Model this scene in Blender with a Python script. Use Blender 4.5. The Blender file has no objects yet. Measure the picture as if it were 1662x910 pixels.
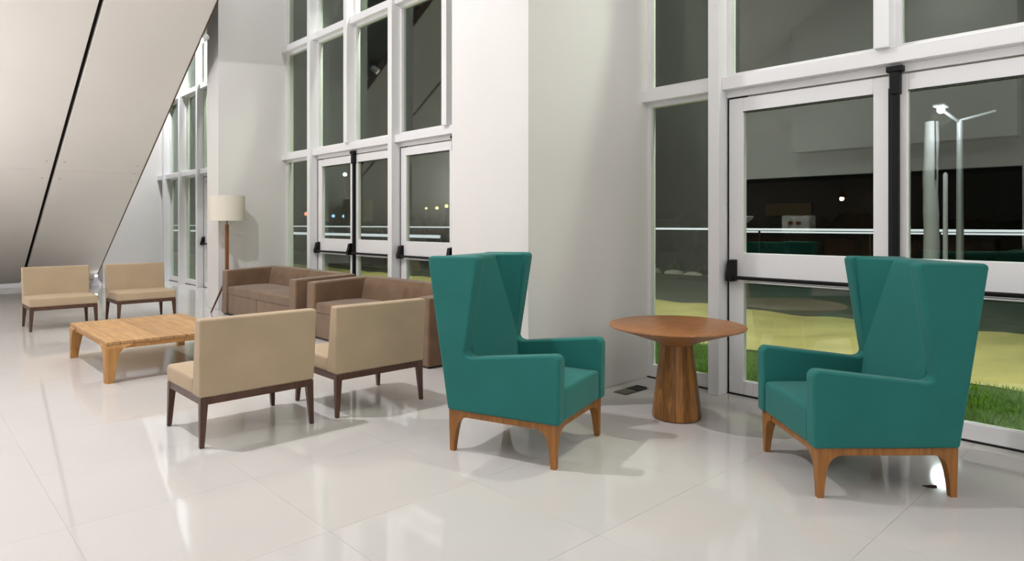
import bpy, bmesh, math, random
import numpy as np
from mathutils import Vector, Matrix
R = math.radians
random.seed(7)
scene = bpy.context.scene
C = scene.collection

# ------------------------------------------------------------------ camera, world, exposure
EYE = 1.35
F_PX, YAW, HOR = 1074.0, 43.29, 362.5
cam_d = bpy.data.cameras.new('camera')
cam = bpy.data.objects.new('camera', cam_d); C.objects.link(cam)
cam.location = (0, 0, EYE)
cam.rotation_euler = (R(90), 0, R(-YAW))
cam_d.sensor_width = 36.0
cam_d.lens = 36.0 * F_PX / 1662.0
cam_d.shift_y = -(455.0 - HOR) / 1662.0
cam_d.clip_start = 0.05; cam_d.clip_end = 400
scene.camera = cam
vs = scene.view_settings
vs.view_transform = 'Standard'; vs.look = 'None'; vs.gamma = 1.0; vs.use_curve_mapping = False
vs.exposure = -0.97

world = bpy.data.worlds.new('night'); scene.world = world; world.use_nodes = True
wb = world.node_tree.nodes['Background']
wb.inputs[0].default_value = (0.016, 0.018, 0.016, 1); wb.inputs[1].default_value = 0.35

LIGHTS = [  # recessed downlights: x, y, z, watts, radius of the lens
    (0.05, 5.70, 6.44, 490, 0.08),
    (-1.9, 6.00, 6.40, 80, 0.08),
    (-5.0, 3.6, 6.44, 40, 0.20),
    (3.95, 15.6, 6.44, 560, 0.12),  # unseen downlight added to brighten the far wall
    (4.20, 9.2, 6.44, 60, 0.12),  # unseen downlight added to brighten the side of the slim pillar
]
FILL_GLOBES = [  # unseen hanging globe added as fill: x, y, z, watts, radius
    (-3.6, 7.7, 3.2, 110, 0.15),
]
FILL_UPLIGHTS = [  # unseen uplights added to brighten soffit and shaded faces: x, y, height, watts
    (-3.8, 7.0, 1.5, 140),
    (-2.6, 12.0, 0.8, 720),
    (-3.2, -2.6, 1.8, 210),
    (2.4, -3.2, 1.8, 640),
    (-4.6, 1.2, 1.8, 90),
]
LIGHT_COL = (0.98, 0.973, 1.0)

# ------------------------------------------------------------------ materials
def lin(r, g, b):
    def f(c):
        c /= 255.0
        return c / 12.92 if c <= 0.04045 else ((c + 0.055) / 1.055) ** 2.4
    return (f(r), f(g), f(b), 1)

MATS = {}
def mat(name, col, rough=0.5, metal=0.0, spec=0.5, var=0.0, scale=8.0, bump=0.0, bscale=200.0,
        stretch=None, sheen=0.0, rnd=0.0, detail=4.0, coat=0.0):
    m = bpy.data.materials.new(name); m.use_nodes = True
    nt = m.node_tree; p = nt.nodes['Principled BSDF']
    p.inputs['Base Color'].default_value = col
    p.inputs['Roughness'].default_value = rough
    p.inputs['Metallic'].default_value = metal
    p.inputs['Specular IOR Level'].default_value = spec
    if sheen: p.inputs['Sheen Weight'].default_value = sheen; p.inputs['Sheen Roughness'].default_value = 0.4
    if coat: p.inputs['Coat Weight'].default_value = coat; p.inputs['Coat Roughness'].default_value = 0.05
    tc = nt.nodes.new('ShaderNodeTexCoord')
    src = tc.outputs['Object']
    if stretch:
        mp = nt.nodes.new('ShaderNodeMapping'); mp.inputs['Scale'].default_value = stretch
        nt.links.new(src, mp.inputs['Vector']); src = mp.outputs['Vector']
    fac = None
    if var > 0:
        n = nt.nodes.new('ShaderNodeTexNoise'); n.inputs['Scale'].default_value = scale; n.inputs['Detail'].default_value = detail
        if rnd:
            oi = nt.nodes.new('ShaderNodeObjectInfo')
            ad = nt.nodes.new('ShaderNodeVectorMath'); ad.operation = 'ADD'
            sc = nt.nodes.new('ShaderNodeVectorMath'); sc.operation = 'SCALE'; sc.inputs['Scale'].default_value = 37.0
            cb = nt.nodes.new('ShaderNodeCombineXYZ')
            for i in range(3): nt.links.new(oi.outputs['Random'], cb.inputs[i])
            nt.links.new(cb.outputs[0], sc.inputs[0]); nt.links.new(src, ad.inputs[0]); nt.links.new(sc.outputs[0], ad.inputs[1])
            nt.links.new(ad.outputs[0], n.inputs['Vector'])
        else:
            nt.links.new(src, n.inputs['Vector'])
        mx = nt.nodes.new('ShaderNodeMix'); mx.data_type = 'RGBA'
        mx.inputs['A'].default_value = tuple(c * (1 - var) for c in col[:3]) + (1,)
        mx.inputs['B'].default_value = tuple(min(1, c * (1 + var)) for c in col[:3]) + (1,)
        rp = nt.nodes.new('ShaderNodeMapRange'); rp.inputs['From Min'].default_value = 0.3; rp.inputs['From Max'].default_value = 0.7
        nt.links.new(n.outputs['Fac'], rp.inputs['Value'])
        if rnd:
            ma = nt.nodes.new('ShaderNodeMath'); ma.operation = 'MULTIPLY_ADD'; ma.inputs[1].default_value = rnd; ma.inputs[2].default_value = -rnd / 2
            nt.links.new(oi.outputs['Random'], ma.inputs[0])
            m2 = nt.nodes.new('ShaderNodeMath'); m2.operation = 'ADD'; m2.use_clamp = True
            nt.links.new(rp.outputs[0], m2.inputs[0]); nt.links.new(ma.outputs[0], m2.inputs[1])
            nt.links.new(m2.outputs[0], mx.inputs['Factor'])
        else:
            nt.links.new(rp.outputs[0], mx.inputs['Factor'])
        nt.links.new(mx.outputs['Result'], p.inputs['Base Color'])
    if bump > 0:
        n2 = nt.nodes.new('ShaderNodeTexNoise'); n2.inputs['Scale'].default_value = bscale; n2.inputs['Detail'].default_value = 3
        nt.links.new(src, n2.inputs['Vector'])
        b = nt.nodes.new('ShaderNodeBump'); b.inputs['Strength'].default_value = bump; b.inputs['Distance'].default_value = 0.01
        nt.links.new(n2.outputs['Fac'], b.inputs['Height']); nt.links.new(b.outputs['Normal'], p.inputs['Normal'])
    MATS[name] = m
    return m

def emit(name, col, strength):
    m = bpy.data.materials.new(name); m.use_nodes = True
    nt = m.node_tree; p = nt.nodes['Principled BSDF']
    p.inputs['Base Color'].default_value = (0.8, 0.8, 0.8, 1)
    p.inputs['Emission Color'].default_value = col; p.inputs['Emission Strength'].default_value = strength
    MATS[name] = m; return m

def glass(name, tint, f0=0.085):
    m = bpy.data.materials.new(name); m.use_nodes = True
    nt = m.node_tree; nt.nodes.clear()
    out = nt.nodes.new('ShaderNodeOutputMaterial')
    tr = nt.nodes.new('ShaderNodeBsdfTransparent'); tr.inputs[0].default_value = tint
    gl = nt.nodes.new('ShaderNodeBsdfGlossy'); gl.inputs['Roughness'].default_value = 0.0; gl.inputs['Color'].default_value = (0.90, 0.95, 0.88, 1)
    lw = nt.nodes.new('ShaderNodeLayerWeight'); lw.inputs['Blend'].default_value = 0.5
    pw = nt.nodes.new('ShaderNodeMath'); pw.operation = 'POWER'; pw.inputs[1].default_value = 5.0
    fr = nt.nodes.new('ShaderNodeMath'); fr.operation = 'MULTIPLY_ADD'; fr.inputs[1].default_value = 1-f0; fr.inputs[2].default_value = f0
    nt.links.new(lw.outputs['Facing'], pw.inputs[0]); nt.links.new(pw.outputs[0], fr.inputs[0])
    mx = nt.nodes.new('ShaderNodeMixShader')
    nt.links.new(fr.outputs[0], mx.inputs[0]); nt.links.new(tr.outputs[0], mx.inputs[1]); nt.links.new(gl.outputs[0], mx.inputs[2])
    nt.links.new(mx.outputs[0], out.inputs[0])
    MATS[name] = m; return m

mat('plaster', lin(224, 222, 219), 0.75, var=0.015, scale=1.2, bump=0.0)
mat('soffit', lin(228, 223, 217), 0.8, var=0.02, scale=0.8)
mat('tile', lin(203, 199, 196), 0.055, spec=0.55, var=0.02, scale=1.5, rnd=0.3)
mat('grout', lin(190, 186, 181), 0.6)
mat('white_metal', lin(234, 234, 235), 0.32, spec=0.5)
mat('black_metal', lin(10, 10, 11), 0.5, spec=0.25)
mat('rubber', lin(8, 8, 9), 0.7)
glass('glass', (0.80, 0.86, 0.80, 1))
mat('teal', lin(36, 110, 104), 0.85, spec=0.25, var=0.06, scale=3, bump=0.12, bscale=420, sheen=0.15)
mat('beige', lin(180, 160, 133), 0.85, spec=0.25, var=0.05, scale=4, bump=0.12, bscale=380, sheen=0.1)
mat('suede', lin(116, 92, 70), 0.75, spec=0.3, var=0.14, scale=5, bump=0.15, bscale=25, sheen=0.35)
mat('walnut', lin(78, 50, 36), 0.42, var=0.35, scale=7, stretch=(9, 9, 0.8), rnd=0.2)
mat('honey_wood', lin(150, 98, 44), 0.40, var=0.25, scale=6, stretch=(8, 8, 0.9))
mat('teak', lin(176, 136, 90), 0.5, var=0.24, scale=4, stretch=(14, 1.0, 14), rnd=0.55)
mat('teak_leg', lin(178, 130, 72), 0.5, var=0.24, scale=4, stretch=(10, 10, 1.0), rnd=0.3)
mat('stave_wood', lin(146, 98, 48), 0.38, var=0.42, scale=5, stretch=(12, 12, 1.0), rnd=1.3)
mat('table_wood', lin(160, 108, 66), 0.36, var=0.2, scale=3, stretch=(2, 16, 6))
mat('shade', lin(226, 219, 205), 0.9, bump=0.1, bscale=300)
mat('lamp_wood', lin(132, 86, 44), 0.45, var=0.25, scale=6, stretch=(9, 9, 0.8))
mat('dark_gap', lin(22, 14, 12), 0.8)
mat('brown_trim', lin(92, 66, 54), 0.6)
mat('outlet_metal', lin(120, 116, 106), 0.35, metal=0.8)
mat('chip', lin(40, 24, 16), 0.8)
mat('paper', lin(232, 230, 222), 0.8)
mat('fixing', lin(190, 184, 176), 0.5)
mat('grass_soil', lin(60, 92, 10), 0.9, var=0.35, scale=6)
mat('grass_blade', lin(98, 142, 14), 0.7, spec=0.2, var=0.3, scale=2)
mat('sand', lin(196, 184, 128), 0.95, spec=0.1, var=0.14, scale=1.6, bump=0.5, bscale=5)
mat('asphalt', lin(96, 98, 88), 0.9, var=0.15, scale=3, bump=0.2, bscale=80)
mat('earth', lin(86, 70, 50), 0.95, var=0.25, scale=2)
mat('stone', lin(200, 196, 184), 0.85, var=0.15, scale=5)
mat('leaf', lin(44, 70, 26), 0.7, var=0.4, scale=6)
mat('hedge', lin(24, 34, 18), 0.9, var=0.4, scale=3)
mat('post_white', lin(226, 224, 232), 0.6, var=0.06, scale=3)
mat('post_metal', lin(190, 192, 200), 0.4, metal=0.3)
mat('far_concrete', lin(70, 68, 60), 0.9, var=0.1, scale=0.5)
mat('bar_wood', lin(66, 36, 20), 0.4, var=0.35, scale=4, stretch=(1, 8, 1))
mat('bar_dark', lin(26, 17, 13), 0.5)
mat('bar_panel', lin(150, 120, 80), 0.5)
mat('copper', lin(176, 110, 70), 0.3, metal=0.9)
emit('lens', (1.0, 0.96, 0.90, 1), 14)
emit('street_lens', (0.92, 0.92, 1.0, 1), 9)
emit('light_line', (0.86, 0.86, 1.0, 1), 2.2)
emit('far_white', (0.9, 0.95, 1.0, 1), 8)
emit('far_blue', (0.35, 0.6, 1.0, 1), 4)
emit('far_red', (1.0, 0.25, 0.15, 1), 4)
emit('far_yellow', (1.0, 0.85, 0.35, 1), 4)

# ------------------------------------------------------------------ helpers
def bm_new(): return bmesh.new()

def box(bm, x0, x1, y0, y1, z0, z1):
    v = [bm.verts.new(p) for p in ((x0,y0,z0),(x1,y0,z0),(x1,y1,z0),(x0,y1,z0),(x0,y0,z1),(x1,y0,z1),(x1,y1,z1),(x0,y1,z1))]
    for f in ((0,3,2,1),(4,5,6,7),(0,1,5,4),(1,2,6,5),(2,3,7,6),(3,0,4,7)): bm.faces.new([v[i] for i in f])
    return v

def hexa(bm, pts):
    v = [bm.verts.new(p) for p in pts]
    for f in ((0,3,2,1),(4,5,6,7),(0,1,5,4),(1,2,6,5),(2,3,7,6),(3,0,4,7)): bm.faces.new([v[i] for i in f])
    return v

def loft(bm, secs, cap=True):
    """secs: list of rings (same point count), bottom to top, counter-clockwise seen from above"""
    rings = [[bm.verts.new(p) for p in s] for s in secs]
    n = len(rings[0])
    for a, b in zip(rings, rings[1:]):
        for i in range(n):
            bm.faces.new((a[i], a[(i+1) % n], b[(i+1) % n], b[i]))
    if cap:
        bm.faces.new(list(reversed(rings[0]))); bm.faces.new(rings[-1])

def ring(cx, cy, z, r, n, ph=0.0):
    return [(cx + r*math.cos(2*math.pi*i/n+ph), cy + r*math.sin(2*math.pi*i/n+ph), z) for i in range(n)]

def tube(bm, p0, p1, r0, r1=None, n=12):
    r1 = r0 if r1 is None else r1
    p0, p1 = Vector(p0), Vector(p1); d = (p1-p0).normalized()
    a = d.orthogonal().normalized(); b = d.cross(a)
    rr = []
    for p, r in ((p0, r0), (p1, r1)):
        rr.append([bm.verts.new(p + a*r*math.cos(2*math.pi*i/n) + b*r*math.sin(2*math.pi*i/n)) for i in range(n)])
    for i in range(n): bm.faces.new((rr[0][i], rr[0][(i+1)%n], rr[1][(i+1)%n], rr[1][i]))
    bm.faces.new(list(reversed(rr[0]))); bm.faces.new(rr[1])

def prism_x(bm, poly, x0, x1):
    """poly of (y,z) extruded along x"""
    a = [bm.verts.new((x0, y, z)) for y, z in poly]; b = [bm.verts.new((x1, y, z)) for y, z in poly]
    n = len(poly)
    for i in range(n): bm.faces.new((a[i], a[(i+1)%n], b[(i+1)%n], b[i]))
    bm.faces.new(list(reversed(a))); bm.faces.new(b)

def bevel(bm, off, seg=3, ang=25):
    bmesh.ops.recalc_face_normals(bm, faces=bm.faces)
    e = [e for e in bm.edges if len(e.link_faces) == 2 and e.calc_face_angle(0) > R(ang)]
    bmesh.ops.bevel(bm, geom=e, offset=off, segments=seg, profile=0.5, affect='EDGES', clamp_overlap=True)

def mesh_of(bm, name, material, smooth=False, recalc=True):
    if recalc: bmesh.ops.recalc_face_normals(bm, faces=bm.faces)
    me = bpy.data.meshes.new(name); bm.to_mesh(me); bm.free()
    me.materials.append(MATS[material])
    if smooth:
        me.shade_smooth()
        me.set_sharp_from_angle(angle=R(42))
    return me

def obj(name, bm, material, parent=None, smooth=False, wn=False, recalc=True):
    me = bm if isinstance(bm, bpy.types.Mesh) else mesh_of(bm, name, material, smooth, recalc)
    o = bpy.data.objects.new(name, me); C.objects.link(o)
    if parent: o.parent = parent
    if wn:
        w = o.modifiers.new('wn', 'WEIGHTED_NORMAL'); w.keep_sharp = True; w.weight = 80
    return o

def tag(o, label=None, cat=None, group=None, kind=None):
    if label: o['label'] = label
    if cat: o['category'] = cat
    if group: o['group'] = group
    if kind: o['kind'] = kind
    return o

def thing(name, label, cat, loc=(0,0,0), rz=0.0, group=None, kind=None):
    o = bpy.data.objects.new(name, None); C.objects.link(o)
    o.empty_display_size = 0.1
    o.location = loc; o.rotation_euler = (0, 0, rz)
    return tag(o, label, cat, group, kind)

def copy_tree(o, parent=None):
    c = o.copy(); C.objects.link(c)
    if parent is not None: c.parent = parent
    for ch in list(o.children): copy_tree(ch, c)
    return c

def boxo(name, b, material, parent=None, bev=0.0, seg=2):
    bm = bm_new(); box(bm, *b)
    if bev: bevel(bm, bev, seg)
    return obj(name, bm, material, parent, smooth=bool(bev), wn=bool(bev))

# ------------------------------------------------------------------ the room
XW = 4.90            # glass plane
CEIL = 6.5
fl = thing('floor', 'glossy white polished tile floor of the lobby', 'floor', kind='structure')
boxo('floor_slab', (-9.2, 5.0, -5.2, 18.6, -0.2, -0.0015), 'grout', fl)
PIT = 0.83; GAP = 0.0012
def tile_mesh(w, h):
    bm = bm_new(); box(bm, -w/2, w/2, -h/2, h/2, -0.0014, 0.0)
    bevel(bm, 0.0004, 1); return mesh_of(bm, 'tile', 'tile')
full = tile_mesh(PIT-GAP, PIT-GAP)
xs = [0.576 + PIT*i for i in range(-2, 5)]
edge_w = 4.985 - (xs[-1] + PIT)
edge_tile = tile_mesh(edge_w-GAP, PIT-GAP)
for j in range(-2, 20):
    y = 1.0 + PIT*j
    for x in xs:
        o = obj('tile', full, 'tile', fl); o.location = (x+PIT/2, y+PIT/2, 0)
    o = obj('tile', edge_tile, 'tile', fl); o.location = (xs[-1]+PIT+edge_w/2, y+PIT/2, 0)
bm = bm_new()
for i in range(-12, 5):
    for j in range(-8, 21):
        if i >= -2 and -2 <= j < 20: continue
        x0, y0 = 0.576+PIT*i, 1.0+PIT*j
        if y0+PIT > 18.55 or y0 < -5.2: continue
        box(bm, x0+GAP/2, x0+PIT-GAP/2, y0+GAP/2, y0+PIT-GAP/2, -0.0014, 0)
tag(obj('tile_field', bm, 'tile', fl), kind='stuff')

tag(boxo('ceiling', (-9.2, 5.1, -5.2, 18.6, CEIL, CEIL+0.2), 'plaster'), 'flat white ceiling high above the lobby', 'ceiling', kind='structure')
tag(boxo('wall_near', (-9.2, 5.1, -5.4, -5.2, -0.2, CEIL+0.2), 'plaster'), 'plain white wall behind the viewer', 'wall', kind='structure')
tag(boxo('wall_far', (-9.2, 5.1, 18.6, 18.8, -0.2, CEIL+0.2), 'plaster'), 'white end wall behind the sloping panels', 'wall', kind='structure')

# wall opposite the glass: white bulkhead above a dark bar niche (seen only as a reflection in the panes)
wl = thing('wall_left', 'white bulkhead wall over a dark bar niche facing the glass', 'wall', kind='structure')
boxo('bulkhead', (-6.7, -6.5, 2.6, 12.5, 2.5, CEIL), 'plaster', wl)
boxo('bulkhead_box', (-6.5, -6.0, 2.6, 6.95, 3.05, CEIL), 'plaster', wl)
boxo('wall_section', (-6.7, -6.5, -5.2, 2.6, 0, CEIL), 'plaster', wl)
boxo('wall_section', (-6.7, -6.5, 12.5, 18.6, 0, CEIL), 'plaster', wl)
boxo('niche_back', (-9.2, -9.05, 2.4, 12.7, 0, 2.7), 'bar_wood', wl)
boxo('niche_side', (-9.05, -6.7, 2.4, 2.6, 0, 2.7), 'bar_wood', wl)
boxo('niche_side', (-9.05, -6.7, 12.5, 12.7, 0, 2.7), 'bar_wood', wl)
boxo('niche_ceiling', (-9.05, -6.7, 2.6, 12.5, 2.55, 2.7), 'bar_dark', wl)

# piers between the glazed bays
def pier(name, label, x0, y0, y1):
    bm = bm_new(); box(bm, x0, 4.985, y0, y1, 0, CEIL); bevel(bm, 0.006, 2)
    return tag(obj(name, bm, 'plaster', smooth=True, wn=True), label, 'pillar', kind='structure')
pier('wall_pier', 'broad white pillar behind the left teal wing chair', 3.385, 3.42, 4.32)
pier('wall_pier', 'slim white pillar behind the floor lamp', 3.75, 10.68, 11.18)
pier('wall_pier', 'white pillar at the far end under the sloping panels', 3.62, 17.70, 18.4)

# sloping soffit: z = 0.58 (17.3 - y)
K, Y0 = 0.58, 17.3
def soff(y): return K*(Y0-y)
sw = thing('wall_sloping', 'great white sloping panel wall rising from the far floor', 'wall', kind='structure')
def panel(x0, x1, ya, yb, th=0.08):
    """ya far (low) end, yb near (high) end"""
    n = Vector((0, K, 1)).normalized() * th
    pts = [(x0, yb, soff(yb)), (x1, yb, soff(yb)), (x1, ya, soff(ya)), (x0, ya, soff(ya))]
    top = [(p[0], p[1]+n.y, p[2]+n.z) for p in pts]
    bm = bm_new(); hexa(bm, pts+top); bevel(bm, 0.004, 1)
    obj('panel', bm, 'soffit', sw)
YJ, YB, YT = 13.42, 17.12, Y0-(CEIL-0.03)/K
g = 0.028
for x0, x1 in ((-6.5, -2.03), (-1.97, 2.025-g), (2.025+g, 3.35)):
    panel(x0, x1, YB, YJ+0.0015); panel(x0, x1, YJ-0.0015, YT)
n = Vector((0, K, 1)).normalized()
bm = bm_new()
pts = [(-6.5, YT, soff(YT)), (3.33, YT, soff(YT)), (3.33, YB+0.1, soff(YB+0.1)), (-6.5, YB+0.1, soff(YB+0.1))]
hexa(bm, [(p[0], p[1]+n.y*0.10, p[2]+n.z*0.10) for p in pts] + [(p[0], p[1]+n.y*0.14, p[2]+n.z*0.14) for p in pts])
obj('dark_backing', bm, 'dark_gap', sw)
bm = bm_new()
pts = [(3.352, YT, soff(YT)), (3.372, YT, soff(YT)), (3.372, YB+0.12, soff(YB+0.12)), (3.352, YB+0.12, soff(YB+0.12))]
hexa(bm, [(p[0], p[1]+n.y*0.004, p[2]+n.z*0.004) for p in pts] + [(p[0], p[1]+n.y*0.14, p[2]+n.z*0.14) for p in pts])
obj('edge_trim', bm, 'brown_trim', sw)
for dx, dy in ((-0.13, -0.22), (0.12, -0.22), (-0.13, 0.22), (0.12, 0.22)):
    bm = bm_new(); c = Vector((2.025+dx, YJ+dy, soff(YJ+dy))); tube(bm, c-n*0.006, c+n*0.01, 0.016, n=10)
    obj('fixing_cap', bm, 'fixing', sw)
for dy in (-0.22, 0.0, 0.22):
    bm = bm_new(); c = Vector((3.24, YJ+dy, soff(YJ+dy))); tube(bm, c-n*0.006, c+n*0.01, 0.016, n=10)
    obj('fixing_cap', bm, 'fixing', sw)

# ------------------------------------------------------------------ glazing
MF, MB = 4.73, 4.95      # mullion front / back
def mull(par, y0, z0, z1, w=0.095):
    return boxo('mullion', (MF, MB, y0, y0+w, z0, z1), 'white_metal', par, 0.003, 1)
def transom(par, y0, y1, z0, z1, xf=4.775):
    return boxo('transom', (xf, MB-0.01, y0, y1, z0, z1), 'white_metal', par, 0.003, 1)
def pane_with_frame(par, y0, y1, z0, z1, fw=0.035, sill=None):
    sill = fw if sill is None else sill
    xa, xb = 4.86, 4.93
    boxo('frame_side', (xa, xb, y0, y0+fw, z0, z1), 'white_metal', par)
    boxo('frame_side', (xa, xb, y1-fw, y1, z0, z1), 'white_metal', par)
    boxo('frame_bottom', (xa, xb, y0+fw, y1-fw, z0, z0+sill), 'white_metal', par)
    boxo('frame_top', (xa, xb, y0+fw, y1-fw, z1-fw, z1), 'white_metal', par)
    return boxo('pane', (XW-0.004, XW+0.004, y0+fw-0.004, y1-fw+0.004, z0+sill-0.004, z1-fw+0.004), 'glass', par)

W_ = 0.095
def bay(idx, label, ya, yb, posts, heads, fixed_low):
    """ya..yb clear opening; posts: full-height mullions; heads: mullions only above the doors; fixed_low: spans glazed to the floor"""
    w = thing('window_%d' % idx, label, 'window', kind='structure')
    for p in posts: mull(w, p, 0.0, CEIL)
    for p in heads: mull(w, p, 2.50, CEIL)
    allm = sorted(posts+heads)
    edges = [ya] + [q for p in allm for q in (p, p+W_)] + [yb]
    spans = [(edges[i], edges[i+1]) for i in range(0, len(edges), 2)]
    pm = sorted(posts); e2 = [ya] + [q for p in pm for q in (p, p+W_)] + [yb]
    for i in range(0, len(e2), 2):
        if e2[i+1]-e2[i] > 0.05: transom(w, e2[i], e2[i+1], 2.40, 2.50)
    for a, b in spans:
        if b-a < 0.12: continue
        transom(w, a, b, 4.19, 4.29)
        pane_with_frame(w, a, b, 2.50, 4.19)
        pane_with_frame(w, a, b, 4.29, CEIL)
    for a, b in fixed_low:
        pane_with_frame(w, a, b, 0.0, 2.40, sill=0.11)
        boxo('threshold_gasket', (4.852, 4.86, a, b, 0.0, 0.012), 'rubber', w)
    return w

def door(idx, label, y0, y1, hinge, bar='both', rod=False):
    """one leaf, y0<y1; hinge 'hi' or 'lo' = side of the hinges"""
    d = thing('door_%d' % idx, label, 'door', (4.89, (y0+y1)/2, 0), kind='structure')
    cx, cy = 4.89, (y0+y1)/2
    xa, xb = -0.028, 0.028
    a, b = y0-cy, y1-cy
    hs, ls = 0.122, 0.10
    wl_, wh = (ls, hs) if hinge == 'hi' else (hs, ls)
    def q(nm, *bb, m='white_metal', bev=0.004): return boxo(nm, bb, m, d, bev, 1)
    q('stile', xa, xb, a, a+wl_, 0.012, 2.335); q('stile', xa, xb, b-wh, b, 0.012, 2.335)
    g0, g1 = a+wl_, b-wh
    q('top_rail', xa, xb, g0, g1, 2.224, 2.335); q('middle_rail', xa, xb, g0, g1, 0.902, 1.12); q('bottom_rail', xa, xb, g0, g1, 0.012, 0.118)
    q('pane', -0.004, 0.004, g0-0.004, g1+0.004, 1.116, 2.228, m='glass', bev=0); q('pane', -0.004, 0.004, g0-0.004, g1+0.004, 0.114, 0.906, m='glass', bev=0)
    # black glazing gasket along the top and the hinge edge of the upper pane
    q('gasket', xa-0.001, xa+0.004, g0, g1, 2.218, 2.225, m='rubber', bev=0)
    gy = (b-0.004, b+0.007) if hinge == 'hi' else (a-0.007, a+0.004)
    q('edge_gasket', xa-0.003, xa+0.006, gy[0], gy[1], 0.012, 2.335, m='rubber', bev=0)
    gt = (b-0.16, b) if hinge == 'hi' else (a, a+0.16)
    q('edge_gasket', xa-0.003, xa+0.006, gt[0], gt[1], 2.333, 2.343, m='rubber', bev=0)
    lk = (a-0.006, a+0.006) if hinge == 'hi' else (b-0.006, b+0.006)
    q('edge_gasket', xa-0.003, xa+0.006, lk[0], lk[1], 0.012, 2.25, m='rubber', bev=0)
    # panic bar
    zb = 0.928
    bm = bm_new(); box(bm, xa-0.075, xa-0.045, a+0.03, b-0.03, zb-0.014, zb+0.014); bevel(bm, 0.008, 2)
    pb = obj('panic_bar', bm, 'black_metal', d, smooth=True, wn=True)
    ends = {'both': (1, -1), 'hinge': (1,) if hinge == 'hi' else (-1,)}[bar]
    for sg in ends:
        yc = (b-0.045) if sg > 0 else (a+0.045)
        bm = bm_new()
        prof = [(0, -0.03), (0, 0.14), (-0.055, 0.13), (-0.068, 0.06), (-0.085, 0.02), (-0.085, -0.03)]
        A = [bm.verts.new((xa+px, yc-0.03, zb+pz)) for px, pz in prof]; B = [bm.verts.new((xa+px, yc+0.03, zb+pz)) for px, pz in prof]
        for i in range(6): bm.faces.new((A[i], A[(i+1)%6], B[(i+1)%6], B[i]))
        bm.faces.new(list(reversed(A))); bm.faces.new(B)
        bevel(bm, 0.006, 2)
        obj('bar_bracket', bm, 'black_metal', pb, smooth=True, wn=True)
    q('kick_strip', xa-0.004, xa, a+0.02, b-0.02, 0.888, 0.898, m='white_metal', bev=0)
    if rod:
        yr = (a+0.035) if hinge == 'hi' else (b-0.035)
        bm = bm_new(); box(bm, xa-0.045, xa, yr-0.02, yr+0.02, 0.06, 2.36); bevel(bm, 0.008, 2)
        rd = obj('vertical_rod', bm, 'black_metal', d, smooth=True, wn=True)
        bm = bm_new(); box(bm, xa-0.06, xa, yr-0.03, yr+0.03, 2.20, 2.345); box(bm, xa-0.065, xa, yr-0.05, yr+0.05, 2.345, 2.385); bevel(bm, 0.006, 2)
        obj('latch_housing', bm, 'black_metal', rd, smooth=True, wn=True)
    return d

def header(par, a, b):
    boxo('door_header', (4.85, 4.94, a, b, 2.345, 2.40), 'white_metal', par, 0.002, 1)
    boxo('threshold', (4.86, 4.94, a, b, 0.0, 0.010), 'rubber', par)

w1 = bay(1, 'white framed glazing right of the broad pillar', -5.2, 3.42, [2.66, 0.34-W_, -2.08], [1.45, -0.92, -3.24, -4.4], [(2.755, 3.42), (-5.2, -2.08), (-2.08+W_, 0.245)])
header(w1, 0.34, 2.66)
door(1, 'white glazed door leaf behind the pedestal table', 1.488, 2.648, 'hi', 'hinge')
door(2, 'white glazed door leaf behind the right teal wing chair', 0.352, 1.476, 'lo', 'hinge', rod=True)
w2 = bay(2, 'white framed glazing behind the brown sofas', 4.32, 10.68, [9.575, 7.29, 5.0-W_], [8.445, 6.14], [(9.67, 10.68), (4.32, 5.0-W_)])
header(w2, 7.385, 9.575); header(w2, 5.0, 7.29)
door(3, 'white glazed door leaf nearest the slim pillar, behind far sofa', 8.476, 9.563, 'hi', 'both')
door(4, 'white glazed door leaf between two others, behind near sofa', 7.397, 8.464, 'lo', 'hinge', rod=True)
door(5, 'white glazed door leaf beside the broad pillar, behind near sofa', 6.15, 7.278, 'hi', 'both')
door(6, 'white glazed door leaf hidden behind the broad pillar', 5.012, 6.138, 'lo', 'hinge', rod=True)
w3 = bay(3, 'white framed glazing past the slim pillar at the far end', 11.18, 17.70, [17.04, 15.87, 14.70, 12.38-W_], [13.54], [(17.135, 17.70), (15.965, 17.04), (14.795, 15.87), (11.18, 12.38-W_)])
header(w3, 12.38, 14.70)
door(7, 'white glazed door leaf in the farthest window bay', 13.546, 14.688, 'hi', 'both')
door(8, 'white glazed door leaf behind the slim pillar', 12.392, 13.534, 'lo', 'hinge', rod=True)

# ------------------------------------------------------------------ lamps of the room, added fill lamps among them
def downlight(x, y, z, watts, rad, label):
    t = thing('ceiling_downlight', label, 'ceiling light', (x, y, z), group='round ceiling downlights')
    bm = bm_new()
    n_ = 28
    loft(bm, [ring(0, 0, -0.03, rad+0.05, n_), ring(0, 0, 0.06, rad+0.05, n_)])
    obj('housing', bm, 'white_metal', t, smooth=True)
    bm = bm_new(); loft(bm, [ring(0, 0, -0.036, rad, n_), ring(0, 0, -0.028, rad, n_)])
    obj('lens', bm, 'lens', t, smooth=True)
    L = bpy.data.lights.new('downlight_lamp', 'AREA'); L.shape = 'DISK'; L.size = rad*2; L.energy = watts; L.color = LIGHT_COL
    o = bpy.data.objects.new('downlight_lamp', L); C.objects.link(o); o.parent = t; o.location = (0, 0, -0.05)
    return t
dl_lab = ['round downlight above the timber coffee table', 'round downlight high in front of the bar bulkhead', 'round downlight before the bar niche', 'round downlight above the farthest window bay', 'round downlight above the farther brown sofa']
for a, l in zip(LIGHTS, dl_lab): downlight(*a, l)
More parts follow.
